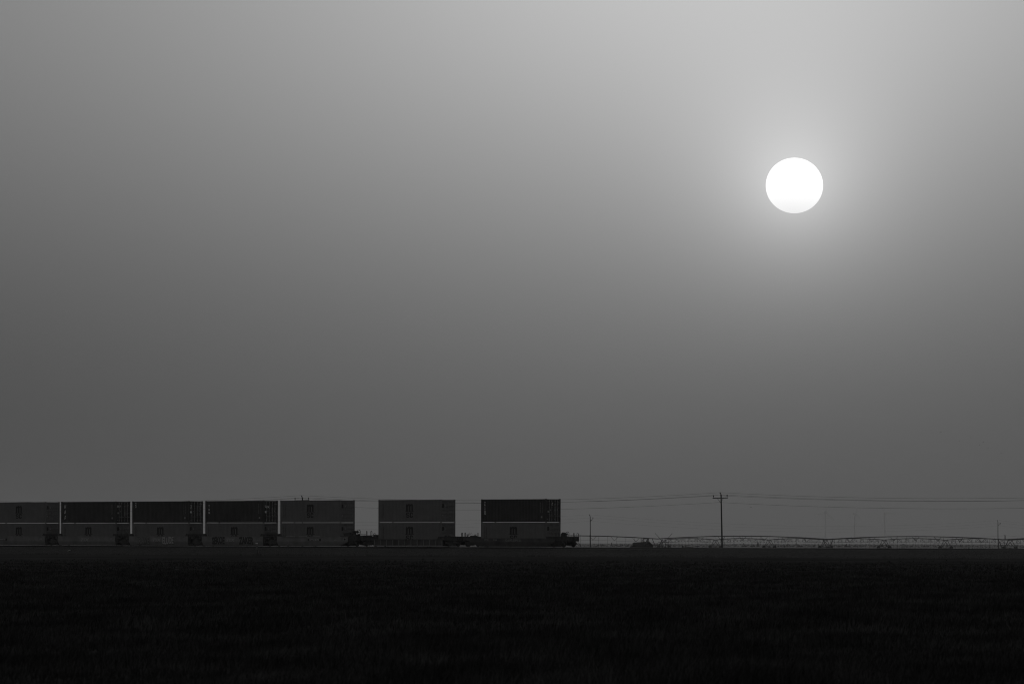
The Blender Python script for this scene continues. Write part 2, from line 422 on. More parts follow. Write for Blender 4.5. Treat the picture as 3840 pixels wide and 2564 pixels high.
def container(t_near, upper, kind, label, writing=None):
    z = ZR + 0.185 + (CH + 0.012 if upper else 0.0)
    o = thing("shipping_container", label, "shipping container", P(t_near - HX, WC, z), -TH,
              "containers stacked two high on the train")
    d = container_meshes(kind)
    for sx in (-1, 1):
        for sy in (-1, 1):
            for zz in (0, CH - 0.118):
                link("corner_casting", d['corner_casting'], o, (sx * (HX - 0.089), sy * (HY - 0.081), zz))
    link("frame", d['frame'], o); link("roof", d['roof'], o); link("front_wall", d['front_wall'], o); link("floor", d['floor'], o)
    link("side_wall", d['side_wall'], o, (0, -HY + 0.014, 0)); link("side_wall", d['side_wall'], o, (0, HY - 0.014, 0), (0, 0, pi))
    for k, y0 in enumerate((-1.13, 0.01)):
        dr = link("door", d['door'], o, (HX - 0.035, y0, 0.165))
        for yy in (0.42, 0.86) if k == 0 else (0.26, 0.70):
            link("locking_rod", d['locking_rod'], dr, (0, yy, 0))
        if kind == 'grey':
            if k == 0: 
                link("door_emblem", DOOR_GREY, dr)
                for q in DOOR_GREY2: link("placard", q, dr)
        else:
            for q in DOOR_PLATE[k:]: link("placard", q, dr)
            if k == 1: tag(link("door_print", DOOR_TEXT, dr), kind="stuff")
    if kind == 'grey':
        link("logo", LOGO, o, (0, -HY + 0.014, 1.42)); tag(link("stencil_print", PRINT_GREY, o, (0, -HY + 0.014, 0)), kind="stuff")
    else:
        tag(link("stencil_print", PRINT_DARK, o, (0, -HY + 0.014, 0)), kind="stuff")
    if writing:
        for txt, size, x, zc, kw in writing['side']:
            rot = kw.pop('rot', 0.0); v, f = on_side(text_flat(txt, size, **kw), x, zc, -HY + 0.008, rot)
            part("letter", MB().add(v, f), M['white'], o)
        for txt, size, y, zc, kw in writing['door']:
            rot = kw.pop('rot', 0.0); v, f = on_door(text_flat(txt, size, **kw), y, zc, HX - 0.022, rot)
            part("letter", MB().add(v, f), M['white'], o)
        for y0, y1, z0, z1 in writing.get('bars', ()):
            part("printed_bar", MB().add([(HX - 0.022, y0, z0), (HX - 0.022, y1, z0), (HX - 0.022, y1, z1), (HX - 0.022, y0, z1)], [(0, 1, 2, 3)]), M['white'], o)
    return o

TN = [0.0, -19.82, -39.54, -55.14, -70.79, -86.48, -102.13]     # near door corner of each stack
triton = dict(side=[(c, 0.30, -5.35, 2.42 - i * 0.272, dict(offset=0.006, sx=1.6)) for i, c in enumerate("TRITON")], door=[], bars=[(-0.35, -0.05, 2.13, 2.16)])
triton['door'] = [("A", 0.34, -0.2, 2.33, dict(shear=0.3))]
ues = dict(side=[(c, 0.60, -5.25, 2.20 - i * 0.74, dict(offset=0.02, shear=0.35, sx=0.8)) for i, c in enumerate("UES")],
           door=[(c, 0.30, -0.97 + i * 0.21, 2.24, dict(offset=0.01, shear=0.35, sx=0.9)) for i, c in enumerate("UES")], bars=[(-1.05, -0.5, 2.06, 2.085)])
cai = dict(side=[(c, 0.36, -5.3, 2.13 + i * 0.26, dict(rot=pi / 2, offset=0.006)) for i, c in enumerate("CAI")], door=[(c, 0.30, -0.82, 1.92 + i * 0.21, dict(rot=pi / 2, offset=0.006)) for i, c in enumerate("CAI")], bars=[(-1.0, -0.68, 1.55, 1.60), (-1.0, -0.68, 1.36, 1.50)])
tex = dict(side=[("t", 0.56, -5.28, 2.26, dict(offset=0.006)), ("e", 0.56, -5.28, 1.78, dict(offset=0.006)), ("x", 0.56, -5.28, 1.36, dict(offset=0.006))],
           door=[("t", 0.56, -0.92, 2.16, dict(offset=0.006)), ("e", 0.56, -0.66, 2.10, dict(offset=0.006)), ("x", 0.56, -0.38, 2.10, dict(offset=0.006))], bars=[(-1.0, -0.66, 1.34, 1.52)])

container(TN[0], True, 'dark', "dark container with six white serif letters down its left end, upper box of rearmost stack", triton)
container(TN[0], False, 'grey', "grey logo container standing in the slant-ended dark well car, under a dark box")
container(TN[1], True, 'grey', "grey logo container, upper box of the stack standing on the ribbed well car")
container(TN[1], False, 'grey', "grey logo container sitting down between the ribbed sides of the well car")
container(TN[2], True, 'grey', "grey logo container, upper box with a pole top showing above its roof")
container(TN[2], False, 'grey', "grey logo container inside the well car with three pale ledges along its sill")
container(TN[3], True, 'dark', "dark container with three small lowercase white letters stacked at its left end", tex)
container(TN[3], False, 'grey', "grey logo container in the well car painted with two black outlined graffiti words")
container(TN[4], True, 'dark', "dark container with small faint letters lying sideways near its upper left corner", cai)
container(TN[4], False, 'grey', "grey logo container in the well car painted with pale bubble-letter graffiti")
container(TN[5], True, 'dark', "dark container with three big slanted white capitals down its left end", ues)
container(TN[5], False, 'grey', "grey logo container directly under the dark box with three big slanted capitals")
container(TN[6], True, 'grey', "grey logo container cut by the photo's left edge, upper box of its stack")
container(TN[6], False, 'grey', "grey logo container cut by the photo's left edge, lower box of its stack")

# ------------------------------------------------------------------ well cars
mb = MB()
mb.lathe([(0.09, -0.09), (0.30, -0.08), (0.40, -0.055), (0.405, -0.03), (0.445, -0.03), (0.47, 0.02), (0.455, 0.07), (0.40, 0.07), (0.38, 0.02), (0.20, 0.0), (0.09, 0.05), (0.02, 0.06)], 24, 'y')
WHEEL = mb.mesh("wheel", M['steel'])
mb = MB()
mb.prism([(-1.28, 0.36), (-1.18, 0.62), (-0.62, 0.70), (-0.42, 0.86), (0.42, 0.86), (0.62, 0.70), (1.18, 0.62), (1.28, 0.36), (0.75, 0.40), (0.42, 0.20), (-0.42, 0.20), (-0.75, 0.40)], -0.08, 0.08)
mb.box(-0.30, 0.30, -0.12, 0.12, 0.30, 0.60)
SIDEFRAME = mb.mesh("side_frame", M['steel'])
mb = MB(); mb.box(-0.22, 0.22, -1.15, 1.15, 0.44, 0.72); mb.tube([(-0.91, -0.75, 0.47), (-0.91, 0.75, 0.47)], 0.085, 8); mb.tube([(0.91, -0.75, 0.47), (0.91, 0.75, 0.47)], 0.085, 8)
mb.box(-0.55, -0.35, -0.95, 0.95, 0.30, 0.46); mb.box(0.35, 0.55, -0.95, 0.95, 0.30, 0.46)
BOLSTER = mb.mesh("bolster", M['steel'])
def truck(o, x):
    tr = link("truck", BOLSTER, o, (x, 0, 0))
    for sy in (-1, 1):
        link("side_frame", SIDEFRAME, tr, (0, sy * 1.02, 0))
        for sx in (-1, 1): link("wheel", WHEEL, tr, (sx * 0.91, sy * 0.775, 0.47), (0, 0, 0 if sy > 0 else pi))
    return tr

def well_side(o, poly_top, m, rev=False):
    """smooth side sheet: upper vertical band, lower band turned inwards; poly_top = dict of x positions"""
    X0, X1, x0, x1, zt, zb, zbot, ytop, ybot = poly_top
    for s in (-1, 1):
        mb = MB(); y = s * ytop; yi = s * (ytop - 0.08); yb = s * ybot; ybi = s * (ybot - 0.06)
        def sheet(ya, yb_, n=1):
            vs = [(X0, ya, zt), (X1, ya, zt), (X1, ya, zb), (X0, ya, zb), (x0, yb_, zbot), (x1, yb_, zbot)]
            o_ = len(mb.v); mb.v += vs; mb.f += [(o_, o_ + 1, o_ + 2, o_ + 3), (o_ + 3, o_ + 2, o_ + 5, o_ + 4)]
        sheet(y, yb); sheet(yi, ybi)
        mb.f += [(0, 6, 7, 1), (4, 5, 11, 10), (1, 7, 8, 2), (2, 8, 11, 5), (0, 3, 9, 6), (3, 4, 10, 9)]
        part("side_sill", mb, m, o)
        mb = MB(); y0, y1 = sorted((s * (ytop - 0.11), s * (ytop + 0.025))); mb.box(X0 - 0.02, X1 + 0.02, y0, y1, zt + 0.001, zt + 0.07)
        part("top_chord", mb, m, o)

def well_floor(o, xa, xb, m):
    mb = MB(); mb.box(xa, xb, -1.2, 1.2, 0.06, 0.10)
    for k in range(5):
        x = xa + (xb - xa) * (k + 0.5) / 5; mb.box(x - 0.15, x + 0.15, -1.28, 1.28, 0.10, 0.18)
    part("well_floor", mb, m, o)
def guide_wedges(o, xs_, z, m, yo):
    for x in xs_:
        for s in (-1, 1):
            mb = MB(); y0, y1 = sorted((s * (yo - 0.12), s * (yo + 0.10)))
            mb.prism([(x - 0.36, z), (x + 0.36, z), (x + 0.30, z + 0.10), (x + 0.18, z + 0.32), (x - 0.10, z + 0.34), (x - 0.26, z + 0.12)], y0, y1)
            part("container_guide", mb, m, o)
def brake_wheel(o, x, y, z, r, m):
    mb = MB(); pts = [(x, y + r * cos(k * pi / 10), z + r * sin(k * pi / 10)) for k in range(20)]
    mb.tube(pts + [pts[0]], 0.028, 6, caps=False)
    for k in range(5): a = k * 2 * pi / 5; mb.tube([(x, y, z), (x, y + r * cos(a), z + r * sin(a))], 0.018, 5)
    mb.tube([(x - 0.16, y, z), (x + 0.05, y, z)], 0.06, 8)
    return part("brake_wheel", mb, m, o)
def hoop(o, x, y0, y1, z0, z1, m, r=0.022):
    mb = MB(); mb.tube([(x, y0, z0), (x, y0, z1 - 0.05), (x, y0 + 0.03, z1), (x, y1 - 0.03, z1), (x, y1, z1 - 0.05), (x, y1, z0)], r, 6)
    return part("grab_rail", mb, m, o)

def car_end(o, s, deck, m, dark, xb=6.2, coup=9.88):
    """end platform of a well car on side s (+1 / -1): stub sill, deck, truck, coupler"""
    def B(mb, xa, xc, *r):
        x0, x1 = sorted((s * xa, s * xc)); mb.box(x0, x1, *r)
    mb = MB(); B(mb, xb, 9.35, -0.36, 0.36, 0.62, deck - 0.22); B(mb, xb, 9.2, -1.30, -0.75, 0.80, deck - 0.06); B(mb, xb, 9.2, 0.75, 1.30, 0.80, deck - 0.06)
    B(mb, xb, xb + 0.25, -1.3, 1.3, 0.35, deck - 0.06); B(mb, 8.95, 9.3, -1.35, 1.35, 0.72, deck - 0.06)
    for k in range(4): B(mb, 6.7 + k * 0.62, 6.95 + k * 0.62, -0.72, 0.72, 0.70, deck - 0.07)
    part("stub_sill", mb, dark, o)
    mb = MB(); B(mb, xb, 9.35, -1.40, 1.40, deck - 0.06, deck); part("end_deck", mb, dark, o)
    mb = MB(); B(mb, 9.3, coup - 0.25, -0.1, 0.1, 0.72, 0.92); B(mb, coup - 0.28, coup - 0.02, -0.17, 0.13, 0.66, 0.98)
    part("coupler", mb, M['steel'], o)
    mb = MB(); mb.tube([(s * 9.3, 0.35, 0.7), (s * 9.5, 0.38, 0.42), (s * 9.75, 0.34, 0.36), (s * (coup - 0.03), 0.30, 0.52)], 0.03, 6); part("air_hose", mb, M['tyre'], o)
    truck(o, s * 8.0)
    for sy in (-1, 1):                          # stirrup steps at the corners
        mb = MB(); y = sy * 1.34
        mb.tube([(s * 8.7, y, 0.85), (s * 8.7, y, 0.36), (s * 9.1, y, 0.36), (s * 9.1, y, 0.85)], 0.022, 5); part("stirrup", mb, M['steel'], o)

def well_car(t_near, label):
    return thing("well_car", label, "well car", P(t_near - HX, WC, ZR), -TH, "well cars carrying the container stacks")

# -- rearmost car: dark smooth sides, slanted ends
o = well_car(TN[0], "dark smooth-sided well car with slanted lower corners, rearmost car of the train")
well_side(o, (-7.95, 7.95, -6.55, 6.55, 1.02, 0.66, 0.10, 1.50, 1.36), M['well_dark'])
well_floor(o, -6.25, 6.25, M['steel'])
for s in (-1, 1): car_end(o, s, 1.30, M['well_dark'], M['well_dark'] if s < 0 else M['steel'])
mb = MB()
for y, x in (("DTTX", -4.75), ("59164", -3.15)): v, f = on_side(text_flat(y, 0.36, sx=0.85), x, 0.86, -1.506); mb.add(v, f)
part("car_number", mb, M['pale'], o)
v, f = on_side(text_flat("GRIME", 0.62, offset=0.03, sx=1.7), 0.3, 0.85, -1.507); mb = MB(); mb.add(v, f); part("graffiti", mb, M['graf_mid'], o, label="faint worn spray-paint letters on the side sill")
brake_wheel(o, 8.75, -0.05, 1.64, 0.27, M['steel'])
mb = MB(); mb.box(8.15, 8.6, -0.62, -0.02, 1.3, 1.66); mb.prism([(8.15, 1.66), (8.6, 1.66), (8.5, 1.80), (8.25, 1.84)], -0.55, -0.1); part("brake_housing", mb, M['steel'], o)
hoop(o, 9.3, 0.40, 0.62, 1.3, 1.74, M['steel']); hoop(o, 9.3, 1.02, 1.24, 1.3, 1.74, M['steel'])
mb = MB(); mb.box(9.3, 9.5, 0.42, 1.22, 0.92, 1.16); mb.tube([(9.42, 0.34, 1.72), (9.42, 0.34, 0.44), (9.42, 1.24, 0.44), (9.42, 1.24, 1.72)], 0.03, 6); part("end_ladder", mb, M['steel'], o)
hoop(o, 7.95, -1.36, -1.2, 1.3, 1.72, M['steel']); hoop(o, 8.5, -1.36, -1.2, 1.3, 1.72, M['steel'])
hoop(o, -6.6, -1.2, -1.36, 1.3, 1.72, M['steel'])
for x, w_ in ((-7.2, .25), (-7.9, .18)):
    mb = MB(); mb.box(x - w_, x + w_, -1.3, -1.0, 1.3, 1.42); part("tie_down_box", mb, M['steel'], o)

# -- ribbed car
o = well_car(TN[1], "low dark well car with vertical ribs along its side, second from the rear")
for s in (-1, 1):
    mb = MB(); y0, y1 = sorted((s * 1.36, s * 1.40)); mb.box(-6.6, 6.6, y0, y1, 0.18, 0.86); part("side_sill", mb, M['well_dark'], o)
    mb = MB(); y0, y1 = sorted((s * 1.30, s * 1.50)); mb.box(-7.2, 7.2, y0, y1, 0.862, 0.95); part("top_chord", mb, M['well_dark'], o)
    mb = MB(); mb.box(-6.7, 6.7, y0, y1, 0.10, 0.178); part("bottom_chord", mb, M['well'], o)
    for k in range(12):
        x = -6.6 + k * 1.2; mb = MB(); y0, y1 = sorted((s * 1.402, s * 1.49)); mb.box(x - 0.05, x + 0.05, y0, y1, 0.18, 0.86); part("rib", mb, M['well'], o)
well_floor(o, -6.3, 6.3, M['steel'])
for s in (-1, 1): car_end(o, s, 1.30, M['well_dark'], M['steel'])
guide_wedges(o, (5.9, 6.6), 0.952, M['steel'], 1.30)
brake_wheel(o, -7.2, -0.9, 1.42, 0.28, M['steel'])
mb = MB(); mb.box(-7.15, -6.75, -1.15, -0.55, 1.3, 1.52); part("brake_housing", mb, M['steel'], o)
hoop(o, -9.25, -0.55, -0.42, 1.3, 1.98, M['steel'], 0.035); hoop(o, -9.25, 0.2, 0.4, 1.3, 1.98, M['steel'], 0.035)
hoop(o, 8.75, -0.08, 0.1, 1.3, 1.76, M['steel'], 0.045); hoop(o, 9.3, -0.02, 0.12, 1.3, 1.78, M['steel'], 0.04)
for x in (7.0, 7.6): mb = MB(); mb.box(x - .12, x + .12, -1.3, -1.05, 1.3, 1.45); part("tie_down_box", mb, M['steel'], o)

# -- five-unit articulated car (units C3 .. C7)
def graffiti(o, word, x, z, size, sx, fill, line, wob):
    def wob_(vf): return [(a, b, c + 0.05 * sin(a * 2.3 + size) + 0.02 * sin(a * 7)) for a, b, c in vf[0]], vf[1]
    v, f = wob_(on_side(text_flat(word, size, offset=0.085 * size, sx=sx, spacing=0.98), x, z, -1.512)); mb = MB(); mb.add(v, f)
    g = part("graffiti", mb, line, o, label=wob)
    v, f = wob_(on_side(text_flat(word, size, offset=0.045 * size, sx=sx, spacing=0.98), x, z, -1.518)); mb = MB(); mb.add(v, f)
    part("graffiti_fill", mb, fill, g)
def unit(t_near, label, plate=None, ledges=False, graf=(), tag_word=False, right_end=False):
    o = well_car(t_near, label)
    X1 = 7.9 if right_end else 6.22
    well_side(o, (-6.45, X1, -6.25, 6.15, 1.23, 0.60, 0.10, 1.50, 1.36), M['well'])
    well_floor(o, -6.2, 6.2, M['steel'])
    guide_wedges(o, (-6.0,) if right_end else (-6.0, 5.95), 1.30, M['steel'], 1.36)
    for s in ((-1,) if right_end else (-1, 1)):
        mb = MB(); xa, xb = sorted((s * 6.28, s * 7.55)); mb.box(xa, xb, -0.95, 0.95, 0.75, 1.28)
        xa, xb = sorted((s * 6.28, s * 6.5)); mb.box(xa, xb, -1.38, 1.38, 0.30, 1.58)
        xa, xb = sorted((s * 7.551, s * 7.78)); mb.box(xa, xb, -0.3, 0.3, 0.75, 1.1)
        part("end_platform", mb, M['steel'], o)
        mb = MB(); xa, xb = sorted((s * 6.52, s * 7.6)); mb.box(xa, xb, -1.3, 1.3, 1.30, 1.36); part("end_deck", mb, M['steel'], o)
        mb = MB(); xa, xb = sorted((s * 6.75, s * 7.15)); mb.box(xa, xb, -1.42, -0.97, 0.95, 1.18); part("valve_box", mb, M['well_dark'], o)
    if not right_end: truck(o, 15.65 / 2)
    mb = MB(); mb.box(5.1, 5.65, -1.514, -1.5, 0.82, 0.86); mb.box(5.15, 5.6, -1.514, -1.5, 0.98, 1.01); part("grab_iron", mb, M['graf_pale'], o)
    if plate is not None:
        mb = MB(); mb.box(plate - 1.35, plate + 1.35, -1.512, -1.502, 0.70, 0.99); pl = part("number_plate", mb, M['logo'], o)
        v, f = on_side(text_flat("DTTX 302725", 0.30, sx=1.08), plate, 0.845, -1.516); mb = MB(); mb.add(v, f); part("car_number", mb, M['white'], pl)
    if ledges:
        for x in (-3.6, -1.0, 1.6):
            mb = MB(); mb.box(x - 0.85, x + 0.85, -1.60, -1.53, 1.23, 1.31); part("ledge", mb, M['graf_pale'], o)
    for g in graf: graffiti(o, *g)
    if tag_word:
        v, f = on_side(text_flat("TTX", 0.50, offset=0.035, shear=0.25, sx=1.7), -0.55, 0.80, -1.507); mb = MB(); mb.add(v, f)
        part("emblem", mb, M['pale'], o)
    return o
o = unit(TN[2], "grey well car with three pale ledges on its sill and a brake wheel", plate=1.2, ledges=True, right_end=True)
car_end(o, 1, 1.38, M['well'], M['steel'])
brake_wheel(o, 8.35, 0.0, 1.88, 0.29, M['steel'])
mb = MB(); mb.box(6.6, 8.05, -1.1, -0.2, 1.38, 1.72); mb.box(7.7, 8.2, -0.55, 0.05, 1.72, 2.02); mb.box(8.05, 8.75, -0.9, -0.1, 1.38, 1.6); part("brake_housing", mb, M['steel'], o)
mb = MB(); mb.box(8.6, 9.6, -0.7, 0.2, 1.52, 1.58); part("running_board", mb, M['steel'], o)
mb = MB(); mb.box(7.05, 7.55, -1.512, -1.502, 0.76, 1.12); pl = part("placard", mb, M['graf_pale'], o)
mb = MB(); mb.box(7.10, 7.50, -1.516, -1.5125, 0.80, 1.08); part("placard_face", mb, M['logo'], pl)
unit(TN[3], "grey well car painted with two black graffiti words in white outline", graf=[
    ("SEKOE", -2.95, 0.70, 1.25, 0.72, M['graf_dark'], M['graf_mid'], "black bubble letters with a thin white outline, left word"),
    ("ZAKER", 2.85, 0.70, 1.25, 0.76, M['graf_dark'], M['graf_mid'], "black bubble letters with a thin white outline, right word")], tag_word=True)
unit(TN[4], "grey well car painted with one dark and one pale bubble-letter graffiti word", graf=[
    ("IRAVE", -3.3, 0.68, 1.25, 0.80, M['well'], M['graf_dark'], "dark outlined letters filled with the car's own grey"),
    ("ELUDE", 2.0, 0.70, 1.25, 0.66, M['graf_pale'], M['graf_dark'], "pale filled bubble letters with black outline")], tag_word=True)
unit(TN[5], "plain grey well car with only a small white emblem in the middle of its sill", tag_word=True)
unit(TN[6], "grey well car with a black number plate, cut by the photo's left edge", plate=-3.6)

# dry tumbleweed caught on the deck between the last two stacks
def wisps(n, r, seed):
    rn = random.Random(seed); mb = MB()
    for k in range(n):
        a = rn.uniform(-0.4, 0.9); b = rn.uniform(0, 2 * pi); h = rn.uniform(0.4, 1.0) * r
        x0, y0 = rn.uniform(-.12, .12), rn.uniform(-.12, .12)
        mb.tube([(x0, y0, 0), (x0 + h * 0.5 * a, y0 + 0.2 * h * cos(b), 0.5 * h), (x0 + h * (a + 0.25), y0 + 0.35 * h * cos(b), h)], 0.010, 4, 0.004)
    return mb
for px, s, lab in ((1752, 0.52, "taller wispy dry weed caught on the deck between the two rearmost stacks"), (1781, 0.36, "smaller wispy dry weed caught on the deck beside the rearmost stack")):
    # deck height plane, centre of the track
    k = (px - 1920) / FPX; w = WC - 0.9
    t = (k * (OY + NY * w) - OX - NX * w) / (UX - k * UY)
    tag(link("dry_weed", wisps(26, s, px).mesh("dry_weed", M['weed']), None, P(t, w, ZR + 1.30)), lab, "dry weed", "weeds caught on the train")

# ------------------------------------------------------------------ utility poles and wires
def catenary(a, b, sag, n=28):
    return [a.lerp(b, i / n) - Vector((0, 0, 4 * sag * (i / n) * (1 - i / n))) for i in range(n + 1)]
def insulator(mb, x, y, z):
    mb.tube([(x, y, z), (x, y, z + 0.16)], 0.025, 6)
    mb.lathe([(0.0, 0.0), (0.06, 0.0), (0.085, 0.06), (0.065, 0.10), (0.10, 0.14), (0.085, 0.20), (0.0, 0.20)], 10, 'z', (x, y, z + 0.14))
def near_pole(X, Y, lean, label):
    o = thing("utility_pole", label, "utility pole", (X, Y, 0), -TH, "wooden poles of the near power line")
    H = 8.37
    mb = MB(); mb.tube([(lean[0] * (1 - k / 6), lean[1] * (1 - k / 6), H * k / 6 - 0.9 * (k == 0)) for k in range(7)], 0.118, 10, 0.088); part("pole", mb, M['wood'], o)
    # crossarm runs across the line (local y)
    mb = MB(); a = 0.03; mb.add([(-0.145 - 0.05, -1.42, 7.81 - a), (-0.145 + 0.05, -1.42, 7.81 - a), (-0.145 + 0.05, 1.42, 7.81 + a), (-0.145 - 0.05, 1.42, 7.81 + a),
                                 (-0.195, -1.42, 7.93 - a), (-0.095, -1.42, 7.93 - a), (-0.095, 1.42, 7.93 + a), (-0.195, 1.42, 7.93 + a)],
                                [(3, 2, 1, 0), (4, 5, 6, 7), (0, 1, 5, 4), (1, 2, 6, 5), (2, 3, 7, 6), (3, 0, 4, 7)])
    part("crossarm", mb, M['wood'], o)
    for s in (-1, 1):
        mb = MB(); mb.tube([(-0.145, s * 0.58, 7.84), (-0.10, s * 0.06, 7.30)], 0.025, 6); part("brace", mb, M['wood'], o)
    for y in (-1.29, 1.29):
        mb = MB(); insulator(mb, -0.145, y, 7.93 + a * (1 if y > 0 else -1)); part("insulator", mb, M['insul'], o)
    mb = MB(); insulator(mb, -0.12, -0.04, 8.28); part("insulator", mb, M['insul'], o)
    mb = MB(); mb.box(-0.05, 0.05, -0.20, -0.08, 7.24, 7.31); part("bracket", mb, M['steel'], o)
    return o
D1 = 800.0
pA = at(2703.6, D1, 0); pA.z = 0
pB = pA - Vector((UX, UY, 0)) * 89.1
near_pole(pA.x, pA.y, (0.27, 0.0), "tall dark wooden pole with crossarm standing beyond the bare track, tractor left of it")
near_pole(pB.x, pB.y, (0.05, 0.0), "wooden pole whose top alone shows above a grey container roof")
pC = pA + Vector((UX, UY, 0)) * 93.6; pZ = pB - Vector((UX, UY, 0)) * 93.6
nz = Vector((NX, NY, 0)); ux = Vector((UX, UY, 0))
def wire(name, label, offs, group, sags, pts_, r=0.0125):
    mb = MB()
    path = []
    for i in range(len(pts_) - 1):
        c = catenary(pts_[i] + offs, pts_[i + 1] + offs, sags[i]); path += c if not path else c[1:]
    mb.tube(path, r, 5)
    return tag(link(name, mb.mesh(name, M['wire'])), label, "power line", group)
for dy, z, lab in ((-0.04, 8.62, "topmost wire strung between the crossarm poles"), (-1.29, 8.24, "near wire on the left end of the pole's crossarm"),
                   (1.29, 8.30, "far wire on the right end of the pole's crossarm"), (-0.24, 7.28, "lowest wire, fixed to the pole below the crossarm braces")):
    wire("power_wire", lab, nz * dy - ux * 0.13 + Vector((0, 0, z)), "wires of the near power line", (0.9, 0.92, 1.0), (pZ, pB, pA, pC))

def far_pole(loc, H, label, rz, r=0.08):
    o = thing("utility_pole", label, "utility pole", loc, rz, "small poles of the far power line")
    mb = MB(); mb.tube([(0.12, 0, -0.9), (0.02, 0, H * 0.5), (0, 0, H)], r * 1.2, 8, r * 0.85); part("pole", mb, M['wood'], o)
    mb = MB(); mb.tube([(0, 0, H - 0.75), (0.55, 0, H - 0.62)], 0.05, 6); mb.tube([(0.02, 0, H - 1.05), (0.30, 0, H - 0.70)], 0.03, 5); part("crossarm", mb, M['wood'], o)
    mb = MB(); insulator(mb, 0.52, 0, H - 0.58); part("insulator", mb, M['insul'], o)
    mb = MB(); insulator(mb, -0.10, 0, H - 0.02); part("insulator", mb, M['insul'], o)
    return o
fA = at(2213, 1115, 0); fB = at(3742, 1346, 0); dF = fB - fA; fZ = fA - dF; fC = fB + dF
far_pole(fA, 6.78, "thin dark pole with one short side arm just right of the train's end", 0.0)
far_pole(fB, 6.78, "thin dark pole with one short side arm near the photo's right edge", 0.0)
for off, z, lab in ((-0.1, 7.08, "faint top wire on the thin side-arm poles"), (0.52, 6.50, "faint middle wire on the thin poles' side arms"), (0.06, 5.85, "faint lowest wire on the thin side-arm poles")):
    wire("power_wire", lab, Vector((off, 0, z)), "wires of the far power line", (1.9, 1.75, 1.9), (fZ, fA, fB, fC), 0.006)
tA = at(3769, 2400, 0)
o = thing("utility_pole", "hazy far pole with a transformer rising above the pipeline at the photo's right edge", "utility pole", tA)
mb = MB(); mb.tube([(-0.12, 0, -0.9), (-0.10, 0, 5.45)], 0.13, 8, 0.1); part("pole", mb, M['wood'], o)
mb = MB(); mb.tube([(0.2, 0, 3.1), (0.2, 0, 5.0)], 0.09, 8); mb.tube([(-0.1, 0, 5.3), (0.28, 0, 4.9)], 0.07, 6); part("transformer", mb, M['pipe'], o)
mb = MB()
mb.tube(catenary(at(3480, 2500, py=2017) , tA + Vector((0, 0, 5.1)), 0.3) + catenary(tA + Vector((0, 0, 5.1)), at(4050, 2300, py=2020), 0.3)[1:], 0.02, 4)
tag(link("power_wire", mb.mesh("power_wire", M['wire'])), "very faint sagging wire reaching the hazy transformer pole", "power line")

# ------------------------------------------------------------------ centre pivots
def tower_meshes(legr, spread, base, zpipe):
    leg = {}
    for sx in (-1, 1):
        for sy in (-1, 1):
            mb = MB(); mb.tube([(sx * 1.45, 0, zpipe - 0.05), (sx * spread, sy * base, 0.62)], legr, 6); leg[sx, sy] = mb.mesh("leg", M['pipe'])
    mb = MB(); mb.tube([(0, -base - 0.25, 0.62), (0, base + 0.25, 0.62)], 0.09, 6); mb.box(-0.2, 0.2, -0.35, 0.35, 0.55, 0.85)
    for sy in (-1, 1): mb.tube([(-0.85, sy * base * 0.42, 1.75), (0.85, sy * base * 0.42, 1.75)], 0.045, 5)
    beam = mb.mesh("base_beam", M['pipe'])
    mb = MB(); mb.lathe([(0.12, -0.10), (0.40, -0.12), (0.60, -0.15), (0.66, -0.08), (0.68, 0.0), (0.66, 0.08), (0.60, 0.15), (0.40, 0.12), (0.12, 0.10)], 18, 'x')
    wheel = mb.mesh("wheel", M['tyre'])
    return leg, beam, wheel
